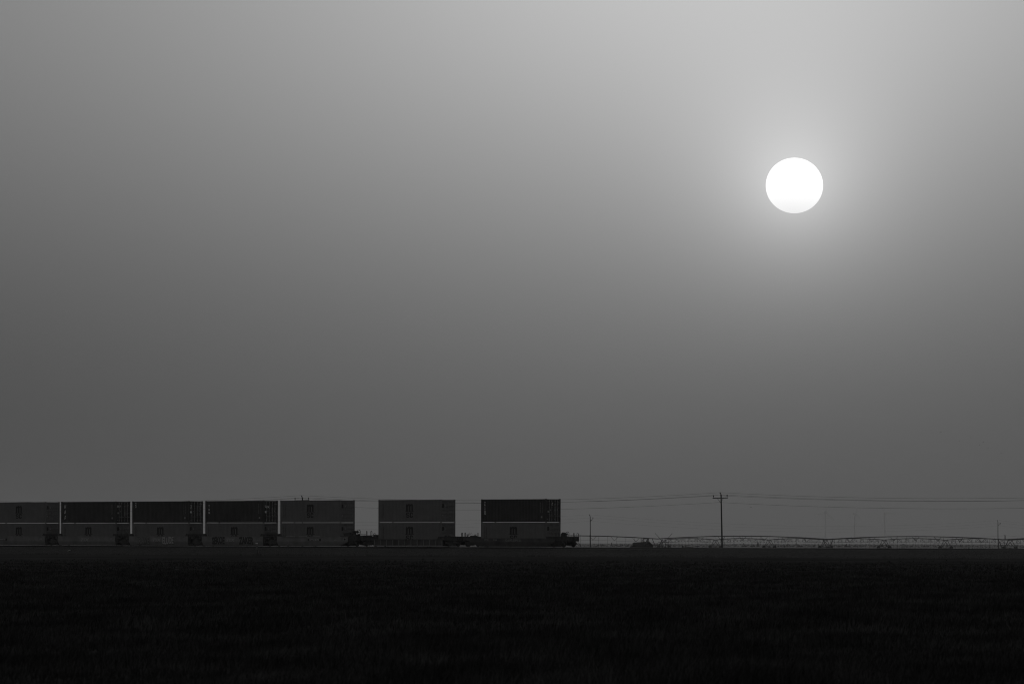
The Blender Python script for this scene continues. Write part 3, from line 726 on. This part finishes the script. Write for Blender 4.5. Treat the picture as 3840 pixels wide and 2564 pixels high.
def pivot(label, pts, zt, rise, dropn, legr=0.08, piper=0.125):
    """pts: tower base points, spans arch between them"""
    d0 = (pts[1] - pts[0]).normalized(); rz = atan2(d0.y, d0.x)
    o = thing("centre_pivot", label, "irrigation machine", pts[0], rz, "centre pivot irrigation lines")
    inv = Matrix.Rotation(-rz, 4, 'Z')
    loc = [inv @ (p - pts[0]) for p in pts]
    leg, beam, wheel = tower_meshes(legr, 0.28, 1.95, zt)
    hose = {}
    mb = MB(); mb.tube([(0, 0, -1.25), (0, 0, 0)], 0.001, 3)
    for i in range(len(loc) - 1):
        a, b = loc[i], loc[i + 1]; Ls = (b - a).length
        zc = lambda s: zt + rise * (1 - (2 * s - 1) ** 2)
        mb = MB(); mb.tube([a.lerp(b, k / 24) + Vector((0, 0, zc(k / 24))) for k in range(25)], piper, 8); part("span_pipe", mb, M['pipe'], o)
        nV = 7
        bots = []
        for k in range(nV):
            s = (k + 1) / (nV + 1); c = a.lerp(b, s); z = zc(s)
            mb = MB()
            for sy in (-1, 1):
                bot = Vector((c.x, c.y + sy * 0.85, z - 1.22))
                for sx in (-1, 1):
                    s2 = s + sx * 1.1 / Ls; q = a.lerp(b, s2); mb.tube([(q.x, q.y, zc(s2)), bot], 0.055, 4)
            mb.tube([(c.x, c.y - 0.85, z - 1.22), (c.x, c.y + 0.85, z - 1.22)], 0.035, 4)
            part("truss_strut", mb, M['pipe'], o); bots.append((c, z - 1.22))
        for sy in (-1, 1):
            mb = MB()
            pth = [Vector((a.x + 0.9, a.y + sy * 0.35, zt - 0.95))] + [Vector((c.x, c.y + sy * 0.85, z)) for c, z in bots] + [Vector((b.x - 0.9, b.y + sy * 0.35, zt - 0.95))]
            mb.tube(pth, 0.022, 4); part("truss_rod", mb, M['pipe'], o)
        for k in range(dropn):
            s = (k + 0.5) / dropn; c = a.lerp(b, s); z = zc(s); bz = 0.55 + RNG.uniform(0, 0.25); sw = RNG.normal(0, 0.05)
            mb = MB(); mb.tube([(c.x + 0.03, c.y, z + 0.05), (c.x + 0.05, c.y, z + 0.24), (c.x + 0.02, c.y - 0.2, z + 0.24), (c.x, c.y - 0.24, z - 0.1), (c.x + sw, c.y - 0.24, bz + 0.2), (c.x + sw, c.y - 0.24, bz)], 0.024, 4)
            mb.tube([(c.x + sw, c.y - 0.24, bz - 0.12), (c.x + sw, c.y - 0.24, bz + 0.06)], 0.06, 5)
            part("drop_hose", mb, M['hose'], o)
    for p in loc:
        tw = link("tower", beam, o, p)
        for sx in (-1, 1):
            for sy in (-1, 1): link("leg", leg[sx, sy], tw)
        for sy in (-1, 1): link("wheel", wheel, tw, (0, sy * 2.15, 0.66))
    return o
PD = 1700.0
pivot("nearer long arched irrigation pipe on V-shaped towers, running behind tractor and tall pole",
      [Vector((x, PD, FZ)) for x in (-57.0, -7.6, 42.1, 91.6, 142.4, 193.0)], 2.89 - FZ, 0.86, 19)
R_ = at(3788, 1950, 0.0); L_ = at(2490, 2230, 0.0); dv = (R_ - L_) / 6
pivot("farther hazy irrigation pipe on A-shaped towers, seen below the nearer pipe",
      [L_ + dv * k + Vector((0, 0, FZ)) for k in range(0, 8)], 2.89 - FZ, 0.55, 15, 0.10, 0.14)

# ------------------------------------------------------------------ tractor and planter
TS = 1500.0 / 1600.0                       # drawn at 1600 m with heights from the camera's level, stands at 1500 m
o = thing("tractor", "dark farm tractor with glazed cab standing in the field, facing left", "tractor", at(2371.6, 1500.0, 0))
def tv(mb):                                # to true size, z from the tractor's base at FZ
    mb.v = [(x * TS, y * TS, CAM_Z + (z - CAM_Z) * TS) for x, y, z in mb.v]; return mb
def tp(name, mb, m, parent, **k): return part(name, tv(mb), m, parent, **k)
mb = MB(); mb.prism([(0.0, 1.14), (0.02, 1.66), (0.35, 1.80), (1.2, 1.87), (2.6, 1.92), (3.05, 1.95), (3.05, 0.95), (0.8, 0.9)], -0.48, 0.48); tp("hood", mb, M['tractor'], o)
mb = MB(); mb.box(0.6, 4.9, -0.36, 0.36, 0.2, 0.92); mb.box(-0.75, 0.1, -0.5, 0.5, 0.35, 0.82); mb.box(0.15, 0.55, -1.0, 1.0, 0.15, 0.40); mb.box(4.2, 4.65, -1.1, 1.1, 0.45, 0.8); tp("chassis", mb, M['steel'], o)
mb = MB(); mb.prism([(2.75, 0.9), (2.75, 1.95), (3.6, 1.95), (3.75, 1.75), (3.95, 2.15), (4.55, 2.12), (4.95, 1.7), (4.6, 0.95)], -0.8, 0.8); cab = tp("cab", mb, M['tractor'], o)
for x0, x1, r_ in ((3.08, 3.12, 0.085), (4.10, 4.08, 0.09), (4.48, 4.38, 0.085)):
    for sy in (-1, 1):
        mb = MB(); mb.tube([(x0, sy * 0.76, 1.8), (x1, sy * 0.72, 2.85)], r_, 8); tp("pillar", mb, M['tractor'], cab)
mb = MB(); mb.prism([(2.92, 2.74), (2.92, 2.92), (3.05, 3.03), (4.4, 3.05), (4.52, 2.95), (4.48, 2.76)], -0.85, 0.85); tp("roof", mb, M['tractor'], cab)
mb = MB(); mb.prism([(3.35, 1.9), (3.35, 2.05), (3.75, 2.1), (3.85, 2.55), (4.0, 2.55), (4.0, 1.9)], -0.25, 0.25); mb.tube([(3.15, 0, 1.95), (3.3, 0, 2.3)], 0.04, 6); tp("seat", mb, M['tyre'], cab)
def big_wheel(x, y, zc, r, w):
    mb = MB(); mb.lathe([(r * 0.25, -w * 0.2), (r * 0.62, -w * 0.35), (r * 0.7, -w * 0.5), (r * 0.92, -w * 0.5), (r, -w * 0.3), (r, w * 0.3), (r * 0.92, w * 0.5), (r * 0.7, w * 0.5), (r * 0.62, w * 0.35), (r * 0.25, w * 0.2)], 28, 'y', (x, y, zc))
    for k in range(22):
        a = 2 * pi * k / 22
        for s in (-1, 1):
            p, q = (x + r * 0.98 * cos(a + s * 0.06), y + s * w * 0.05, zc + r * 0.98 * sin(a + s * 0.06)), (x + r * 0.98 * cos(a - s * 0.06 + 0.1), y + s * w * 0.46, zc + r * 0.98 * sin(a - s * 0.06 + 0.1))
            mb.tube([p, q], 0.035, 4)
    tp("wheel", mb, M['tyre'], o)
for sy in (-1, 1):
    big_wheel(4.45, sy * 1.1, 0.58, 1.18, 0.6); big_wheel(0.35, sy * 1.0, 0.24, 0.86, 0.46)
    mb = MB(); mb.prism([(3.4, 1.4), (3.8, 1.72), (4.4, 1.86), (5.0, 1.72), (5.5, 1.3), (5.42, 1.24), (4.95, 1.63), (4.4, 1.79), (3.85, 1.64), (3.46, 1.34)], *sorted((sy * 0.72, sy * 1.36))); tp("fender", mb, M['tractor'], o)
mb = MB(); mb.tube([(2.38, -0.30, 1.8), (2.36, -0.30, 2.85), (2.30, -0.30, 2.95)], 0.10, 8, 0.085); tp("exhaust_pipe", mb, M['steel'], o)
for sy in (-1, 1):
    mb = MB(); mb.tube([(3.05, sy * 0.76, 2.72), (2.8, sy * 1.15, 2.72), (2.8, sy * 1.15, 2.1)], 0.035, 5); mb.box(2.74, 2.84, *sorted((sy * 1.02, sy * 1.28)), 2.1, 2.55); tp("mirror", mb, M['tractor'], o)
    mb = MB(); mb.box(2.86, 2.915, *sorted((sy * 0.45, sy * 0.65)), 2.80, 2.90); tp("headlight", mb, M['pale'], o)

o = thing("planter", "folded farm planter with two thin marker arms raised in a V behind the tractor", "planter", at(2489, 1630, FZ))
mb = MB(); mb.tube([(-1.6, 0, 2.45), (1.4, 0, 2.4)], 0.07, 6); mb.tube([(-3.6, 0, 1.5), (-1.6, 0, 1.6), (-0.2, 0, 2.35)], 0.07, 6); mb.tube([(-3.2, 0, 2.2), (-1.5, 0, 2.15)], 0.05, 6); part("frame", mb, M['tractor'], o)
for s in (-1, 1):
    mb = MB(); mb.tube([(s * 0.25, 0, 2.4), (s * 1.05, 0, 3.35), (s * 2.28, 0, 4.73)], 0.075, 6, 0.055); mb.tube([(s * 2.2, -0.02, 4.69), (s * 2.34, 0.02, 4.79)], 0.11, 6); part("marker_arm", mb, M['tractor'], o)
for k in range(4):
    x = -1.3 + k * 0.85; mb = MB(); mb.tube([(x, 0, 2.4), (x + 0.1, 0, 0.85)], 0.05, 5); mb.lathe([(0.0, -0.06), (0.30, -0.05), (0.33, 0), (0.30, 0.05), (0.0, 0.06)], 14, 'y', (x + 0.12, 0, 0.33)); mb.box(x - 0.15, x + 0.25, -0.2, 0.2, 0.8, 1.15); part("row_unit", mb, M['steel'], o)

o = thing("disc_harrow", "low dark disc harrow left in the field between planter and tall pole", "harrow", at(2556, 1500, 0.05))
mb = MB(); mb.tube([(0.1, -0.3, 0.78), (1.4, -0.3, 0.70), (3.1, -0.3, 0.52)], 0.06, 6); mb.tube([(0.1, 0.5, 0.72), (3.0, 0.5, 0.55)], 0.06, 6); mb.tube([(0.2, -0.3, 0.76), (0.2, 0.5, 0.74)], 0.05, 6); mb.tube([(1.6, -0.3, 0.68), (1.6, 0.5, 0.66)], 0.05, 6); mb.box(0.05, 0.45, -0.3, 0.3, 0.55, 0.95); part("frame", mb, M['steel'], o)
for k in range(7):
    x = 0.2 + k * 0.42; mb = MB(); mb.lathe([(0.0, -0.03), (0.22, -0.01), (0.29, 0.03), (0.20, 0.03), (0.0, 0.01)], 14, 'y', (x, 0.1, 0.29)); mb.tube([(x, 0.1, 0.29), (x, 0.1, 0.68)], 0.03, 4); part("disc", mb, M['steel'], o)

for pxx, D, h, lab in ((2613.7, 1450, 0.55, "short leaning stake in the field just right of the disc harrow"), (2290, 1450, 0.75, "short stake in the field left of the tractor's nose"), (2941, 1450, 0.62, "short stake in the field beneath the nearer irrigation pipe, right of the tall pole")):
    q = at(pxx, D, 0); mb = MB(); mb.tube([(0, 0, -0.55), (0.02, 0, h * 0.9), (0.07, 0, h + 0.35)], 0.05, 6, 0.04); mb.box(0.0, 0.13, -0.04, 0.04, h + 0.12, h + 0.40)
    tag(link("field_stake", mb.mesh("field_stake", M['wood']), None, q), lab, "stake", "stakes in the far field")
for pxx, D, w_, h, lab in ((3387, 2350, 1.1, 1.32, "hazy boxy pump cabinet in the far field between two A-shaped towers"), (3633, 2350, 0.5, 1.1, "narrow hazy control box in the far field near the right thin pole")):
    o = thing("pump_cabinet", lab, "pump cabinet", at(pxx, D, FZ), 0.3, "cabinets in the far field")
    mb = MB(); mb.box(-w_ / 2, w_ / 2, -0.4, 0.4, 0.15, h - FZ); mb.box(-w_ / 2 - 0.1, w_ / 2 + 0.1, -0.5, 0.5, -0.05, 0.15); part("cabinet", mb, M['pale'], o)
    mb = MB(); mb.prism([(-w_ / 2 - 0.06, h - FZ), (w_ / 2 + 0.06, h - FZ), (w_ / 2 - 0.1, h - FZ + 0.1), (-w_ / 2 + 0.1, h - FZ + 0.1)], -0.46, 0.46); part("roof", mb, M['pipe'], o)

# ------------------------------------------------------------------ wind turbines, barely visible through the dust
for i, (pxx, pyh, rot, yaw, lab) in enumerate(((3095, 1919, 0.25, 0.5, "faint wind turbine in the haze, left of three"), (3205, 1926, 0.12, 0.9, "faint wind turbine in the haze, middle of three"),
                                   (3318, 1925, 1.55, 0.4, "faint wind turbine in the haze, right of three"))):
    b = at(pxx, 20000, py=pyh); hub = b.z
    o = thing("wind_turbine", lab, "wind turbine", (b.x, b.y, 0), yaw, "wind turbines far in the haze")
    mb = MB(); mb.tube([(0, 0, -1), (0, 0, hub)], 2.7, 14, 1.7); part("tower", mb, M['turbine'], o)
    mb = MB(); mb.box(-2.2, 2.2, -5.5, 7.0, hub - 2.2, hub + 2.8); part("nacelle", mb, M['turbine'], o)
    mb = MB(); mb.lathe([(0.0, -3.0), (1.5, -2.3), (2.2, -0.8), (2.2, 0.4)], 12, 'y', (0, -6.0, hub + 0.3)); part("hub", mb, M['turbine'], o)
    for k in range(3):
        a_ = rot + k * 2 * pi / 3; c_, s_ = sin(a_), cos(a_)
        mb = MB(); prof_ = [(2.0, 1.5), (8, 2.6), (20, 2.0), (33, 1.3), (45, 0.6)]
        vs = []
        for r_, w_ in prof_:
            for dx, dy in ((-w_ * 0.4, 0.05), (w_ * 0.6, 0.25), (0.1, -0.3 * w_)):
                vs.append((r_ * c_ + dx * s_, -6.6 + dy, hub + 0.3 + r_ * s_ - dx * c_))
        fs = [(i_ * 3 + j, i_ * 3 + (j + 1) % 3, i_ * 3 + 3 + (j + 1) % 3, i_ * 3 + 3 + j) for i_ in range(len(prof_) - 1) for j in range(3)] + [(0, 1, 2), (12, 13, 14)]
        mb.add(vs, fs); part("blade", mb, M['turbine'], o)

# ------------------------------------------------------------------ line-side marker, scrap, weeds
k = (963 - 1920) / FPX; w = -2.75
t = (k * (OY + NY * w) - OX - NX * w) / (UX - k * UY)
o = thing("marker_post", "white-capped marker post with a short leaning stub at the foot of the embankment", "marker post", P(t, w, 0.02))
mb = MB(); mb.tube([(-0.02, 0, -0.1), (0.07, 0, 0.45), (0.04, 0, 0.85)], 0.065, 10, 0.075); part("post", mb, M['steel'], o)
mb = MB(); mb.tube([(0.02, 0, 0.72), (-0.01, 0, 1.50)], 0.135, 14, 0.125); part("sleeve", mb, M['conc'], o)
mb = MB(); mb.lathe([(0.15, 1.48), (0.155, 1.56), (0.13, 1.60), (0.0, 1.61)], 14, 'z', (-0.01, 0, 0)); part("cap", mb, M['cap'], o)
mb = MB(); mb.tube([(0.30, 0.05, -0.1), (0.22, 0.05, 0.35), (0.14, 0.03, 0.56)], 0.085, 10, 0.075); part("stub", mb, M['conc'], o)
mb = MB()
gx, gy = 7, 4
for i in range(gx):
    for j in range(gy): mb.v.append((i * 0.06 - 0.2 + RNG.normal(0, .012), j * 0.06 - 0.1, 0.03 + 0.018 * i + RNG.normal(0, .02)))
mb.f += [(i * gy + j, (i + 1) * gy + j, (i + 1) * gy + j + 1, i * gy + j + 1) for i in range(gx - 1) for j in range(gy - 1)]
k = (259 - 1920) / FPX; w = -2.0; t = (k * (OY + NY * w) - OX - NX * w) / (UX - k * UY)
sc_ = link("plastic_scrap", mb.mesh("plastic_scrap", M['cap']), None, P(t, w, 0.45)); sc_.modifiers.new("thickness", 'SOLIDIFY').thickness = 0.006
tag(sc_, "crumpled scrap of white plastic lying on the gravel slope", "plastic scrap")

def blades(n, pos, h, lean, wid, seed):
    """n grass blades: pos (n,3), heights (n), random lean; 5 verts, 1 quad + 1 tri as three triangles"""
    rg = np.random.default_rng(seed)
    a = rg.uniform(0, 2 * pi, n); dx, dy = np.cos(a), np.sin(a)
    lx = rg.normal(lean, 0.28, n) * h; ly = rg.normal(0, 0.22, n) * h
    W = wid * rg.uniform(0.6, 1.4, n)
    B = pos
    v0 = B + np.stack([dx * W, dy * W, 0 * W], 1); v1 = B - np.stack([dx * W, dy * W, 0 * W], 1)
    mid = B + np.stack([lx * 0.35, ly * 0.35, h * 0.55], 1)
    v2 = mid + np.stack([dx * W * .7, dy * W * .7, 0 * W], 1); v3 = mid - np.stack([dx * W * .7, dy * W * .7, 0 * W], 1)
    v4 = B + np.stack([lx, ly, h], 1)
    V = np.stack([v0, v1, v2, v3, v4], 1).reshape(-1, 3)
    i = np.arange(n)[:, None] * 5
    T_ = np.concatenate([i + np.array([[0, 1, 3]]), i + np.array([[0, 3, 2]]), i + np.array([[2, 3, 4]])], 1).reshape(-1, 3)
    return V, T_
# weeds along the far shoulder, seen above the rail heads
n = 9000
tt = RNG.uniform(-130, 120, n); ww = RNG.uniform(2.7, 3.8, n) ; den = 0.5 + 0.5 * np.sin(tt * 0.35 + 2 * np.sin(tt * 0.11)); hh = RNG.uniform(0.12, 0.28, n) + 0.24 * den * RNG.uniform(0, 1, n) ** 2
zz = np.interp(ww, pw, pz)
pos = np.stack([OX + UX * tt + NX * ww, OY + UY * tt + NY * ww, np.maximum(zz, 0) - 0.02], 1)
V, T_ = blades(n, pos, hh, 0.15, 0.02, 5)
tag(link("shoulder_weeds", numpy_mesh("shoulder_weeds", V, T_, M['weed'])), "strip of low dark weeds along the far side of the railway embankment", "weeds", kind="stuff")

# thin weeds breaking the foot of the gravel slope
n = 7000
tt = RNG.uniform(-125, 95, n); ww = -2.55 - RNG.exponential(1.1, n)
cl = np.sin(tt * 0.23 + 2.5 * np.sin(tt * 0.071)) + 0.6 * np.sin(tt * 0.61)
k = RNG.uniform(-1.2, 1.6, n) < cl; tt, ww = tt[k], ww[k]; n = len(tt)
V, T_ = blades(n, np.stack([OX + UX * tt + NX * ww, OY + UY * tt + NY * ww, np.where(ww > -2.75, 0.05, -0.02)], 1), RNG.uniform(0.08, 0.38, n), 0.15, 0.022, 6)
tag(link("verge_weeds", numpy_mesh("verge_weeds", V, T_, M['weed'])), "thin patchy weeds along the foot of the near gravel slope", "weeds", kind="stuff")

# scattered scrub added to give the horizon a soft dark haze gradient
n = 9000
D = RNG.uniform(3300, 10000, n); lat = RNG.uniform(-0.115, 0.115, n)
clump = 0.55 + 0.45 * np.sin(lat * 150 + 3 * np.sin(lat * 61) + D * 0.002)
hh = 0.3 + RNG.exponential(0.45, n) * clump
V, T_ = blades(n, np.stack([lat * D, D, np.full(n, FZ - 0.05)], 1), np.minimum(hh, 4.5), 0.05, 0.9, 11)
M['scrub'] = mat("haze_standin_grey", 0.07, 0.95, 0.3, 0.05)
tag(link("haze_standin_scrub", numpy_mesh("haze_standin_scrub", V, T_, M['scrub'])), "faint low scrub added far beyond the irrigation pipes as soft horizon haze", "scrub", kind="stuff")

# ------------------------------------------------------------------ foreground grass
gmat = bpy.data.materials.new("dry_grass"); gmat.use_nodes = True
N, Lk = gmat.node_tree.nodes, gmat.node_tree.links
b = N["Principled BSDF"]; b.inputs["Roughness"].default_value = 0.8; b.inputs["Specular IOR Level"].default_value = 0.1
g = N.new("ShaderNodeNewGeometry")
n1 = N.new("ShaderNodeTexNoise"); n1.inputs["Scale"].default_value = 0.22; n1.inputs["Detail"].default_value = 6
n2 = N.new("ShaderNodeTexNoise"); n2.inputs["Scale"].default_value = 9.0; n2.inputs["Detail"].default_value = 4
mp = N.new("ShaderNodeMapping"); mp.inputs["Scale"].default_value = (2.2, 0.5, 1); Lk.new(g.outputs["Position"], mp.inputs[0])
Lk.new(mp.outputs[0], n1.inputs[0]); Lk.new(g.outputs["Position"], n2.inputs[0])
isl = N.new("ShaderNodeMath"); isl.operation = 'MULTIPLY_ADD'; isl.inputs[1].default_value = 0.55; Lk.new(g.outputs["Random Per Island"], isl.inputs[0])
hf = N.new("ShaderNodeMath"); hf.operation = 'MULTIPLY'; hf.inputs[1].default_value = 0.45; Lk.new(n2.outputs[0], hf.inputs[0]); Lk.new(hf.outputs[0], isl.inputs[2])
r1 = N.new("ShaderNodeMapRange"); r1.inputs["From Min"].default_value = 0.40; r1.inputs["From Max"].default_value = 0.66; r1.inputs["To Min"].default_value = 0.017; r1.inputs["To Max"].default_value = 0.046
r2 = N.new("ShaderNodeMapRange"); r2.inputs["From Min"].default_value = 0.2; r2.inputs["From Max"].default_value = 0.8; r2.inputs["To Min"].default_value = 0.05; r2.inputs["To Max"].default_value = 2.3
mm = N.new("ShaderNodeMath"); mm.operation = 'MULTIPLY'
Lk.new(n1.outputs[0], r1.inputs[0]); Lk.new(isl.outputs[0], r2.inputs[0]); Lk.new(r1.outputs[0], mm.inputs[0]); Lk.new(r2.outputs[0], mm.inputs[1])
cc = N.new("ShaderNodeCombineColor")
for i in range(3): Lk.new(mm.outputs[0], cc.inputs[i])
Lk.new(cc.outputs[0], b.inputs["Base Color"])
Vs, Ts, off = [], [], 0
for y0, y1, dens, hm, wid, nb in ((50, 110, 24, 0.22, 0.006, 7), (110, 210, 11, 0.22, 0.009, 6), (210, 330, 4.5, 0.20, 0.014, 6), (330, 600, 1.5, 0.15, 0.02, 6)):
    half = lambda y: 0.0873 * y + 4
    area = (y1 - y0) * (half(y0) + half(y1)); n = int(area * dens)
    yy = y0 + (y1 - y0) * np.sqrt(RNG.uniform(0, 1, n) * (1 - (half(y0) / half(y1)) ** 2) + (half(y0) / half(y1)) ** 2) if False else RNG.uniform(y0, y1, n * 2)
    keep = RNG.uniform(0, 1, len(yy)) < half(yy) / half(y1); yy = yy[keep][:n]; n = len(yy)
    xx = RNG.uniform(-1, 1, n) * half(yy)
    fade = np.clip((600 - yy) / 240.0, 0, 1) ** 1.5
    k = RNG.uniform(0, 1, n) < np.maximum(fade, 0.0) ; xx, yy = xx[k], yy[k]; n = len(xx)
    th = hm * RNG.uniform(0.55, 1.25, n) * (0.8 + 0.35 * np.sin(xx * 0.5 + 1.7 * np.sin(yy * 0.12)) * np.sin(yy * 0.19))
    X = np.repeat(xx, nb) + RNG.normal(0, 0.05, n * nb); Y = np.repeat(yy, nb) + RNG.normal(0, 0.06, n * nb)
    H = np.repeat(th, nb) * RNG.uniform(0.5, 1.1, n * nb)
    v, t_ = blades(n * nb, np.stack([X, Y, np.full(n * nb, -0.01)], 1), H, 0.12, wid, int(y0))
    Vs.append(v); Ts.append(t_ + off); off += len(v)
tag(link("grass", numpy_mesh("grass", np.concatenate(Vs), np.concatenate(Ts), gmat)), "dark uncut field grass filling the whole foreground", "grass", kind="stuff")

# ------------------------------------------------------------------ birds
def bird_mesh(span, flap):
    mb = MB()
    mb.lathe([(0.0, -0.30 * span), (0.05 * span, -0.22 * span), (0.085 * span, 0.0), (0.06 * span, 0.18 * span), (0.02 * span, 0.30 * span), (0.0, 0.34 * span)], 8, 'x')
    body = mb.mesh("body", M['bird'])
    w_ = {}
    for s in (-1, 1):
        mb = MB(); h1, h2 = 0.12 * span * flap, 0.05 * span * flap
        mb.add([(0.12 * span, s * 0.05 * span, 0.02 * span), (-0.12 * span, s * 0.05 * span, 0.02 * span), (0.14 * span, s * 0.28 * span, h1), (-0.10 * span, s * 0.28 * span, h1), (-0.10 * span, s * 0.5 * span, h2),
                (0.12 * span, s * 0.05 * span, -0.01 * span), (-0.12 * span, s * 0.05 * span, -0.01 * span), (0.14 * span, s * 0.28 * span, h1 - 0.02 * span), (-0.10 * span, s * 0.28 * span, h1 - 0.02 * span)],
               [(0, 2, 3, 1), (2, 4, 3), (5, 6, 8, 7), (7, 8, 4), (0, 5, 7, 2), (2, 7, 4), (1, 3, 8, 6), (3, 4, 8)])
        w_[s] = mb.mesh("wing", M['bird'])
    return body, w_
birds = [(3527.6, 1620, 1.2, "flying bird farthest left in the flock at the right"), (3597, 1652, -0.6, "flying bird low in the flock, second from its left end"), (3639.7, 1640, 0.8, "flying bird highest in the middle of the flock"),
         (3686, 1656.6, -1.0, "darkest flying bird just right of the flock's middle"), (3672.8, 1667, 0.2, "flying bird just below the darkest one of the flock"), (3704, 1680.8, 0.4, "flying bird second lowest of the flock"),
         (3753.5, 1697.7, 0.6, "flying bird lowest and farthest right of the flock"), (3719.7, 1495.9, 0.3, "lone bird flying high above the rest of the flock"), (2816, 1901, 0.1, "bird gliding just right of the tall pole below the wires"),
         (2679.5, 2009, 1.0, "small bird above the irrigation pipe just left of the tall pole"), (1770.5, 2002.7, 0.5, "small bird flying between the two rearmost container stacks")]
for i, (bx, by, fl, lab) in enumerate(birds):
    D = 880.0 + 25 * (i % 4)
    body, w_ = bird_mesh(0.30 if i != 8 else 0.36, fl)
    o = thing("bird", lab, "bird", at(bx, D, py=by), RNG.uniform(-0.9, 0.9) if i != 8 else 0.1, "birds in the sky")
    link("body", body, o)
    for s in (-1, 1): link("wing", w_[s], o)

# ------------------------------------------------------------------ the sun itself, far beyond the haze
SD = 45000.0
sm = bpy.data.materials.new("sun_fire"); sm.use_nodes = True
N, Lk = sm.node_tree.nodes, sm.node_tree.links; N.clear()
tcs = N.new("ShaderNodeTexCoord"); sp = N.new("ShaderNodeSeparateXYZ"); Lk.new(tcs.outputs["Object"], sp.inputs[0])
mr = N.new("ShaderNodeMapRange"); mr.inputs["From Min"].default_value = -1.0; mr.inputs["From Max"].default_value = 0.0; mr.inputs["To Min"].default_value = 1.02; mr.inputs["To Max"].default_value = 1.35
Lk.new(sp.outputs[2], mr.inputs[0])
em = N.new("ShaderNodeEmission"); Lk.new(mr.outputs[0], em.inputs[1]); em.inputs[0].default_value = (1, 1, 1, 1)
so = N.new("ShaderNodeOutputMaterial"); Lk.new(em.outputs[0], so.inputs[0])
sm.cycles.emission_sampling = 'NONE'
mb = MB(); ns = 96
mb.lathe([(max(0.0, cos(a_)) , sin(a_)) for a_ in np.linspace(-pi / 2, pi / 2, 49)], ns, 'z')
sun = link("sun", mb.mesh("sun", sm), None, Vector((0, 0, CAM_Z)) + Vector(((2976 - 1920) / FPX, 1, (2033 + 2.4 - 696) / FPX)) * SD)
rs = 107.5 / FPX * SD; sun.scale = (rs, rs, rs * 104 / 107.5)
for p in sun.data.polygons: p.use_smooth = True
tag(sun, "white round sun glowing low through the dusty grey sky", "sun", kind="thing")

# ------------------------------------------------------------------ haze: one closed box of dusty air
hm_ = bpy.data.materials.new("dusty_air"); hm_.use_nodes = True
N, Lk = hm_.node_tree.nodes, hm_.node_tree.links; N.clear()
pv = N.new("ShaderNodeVolumePrincipled"); pv.inputs["Color"].default_value = (0.78, 0.78, 0.78, 1); pv.inputs["Density"].default_value = 6e-5
pv.inputs["Anisotropy"].default_value = 0.7
ho = N.new("ShaderNodeOutputMaterial"); Lk.new(pv.outputs[0], ho.inputs["Volume"])
mb = MB(); mb.box(-14000, 14000, -200, 32000, -1.0, 175.0)
tag(link("haze", mb.mesh("haze", hm_)), kind="stuff")
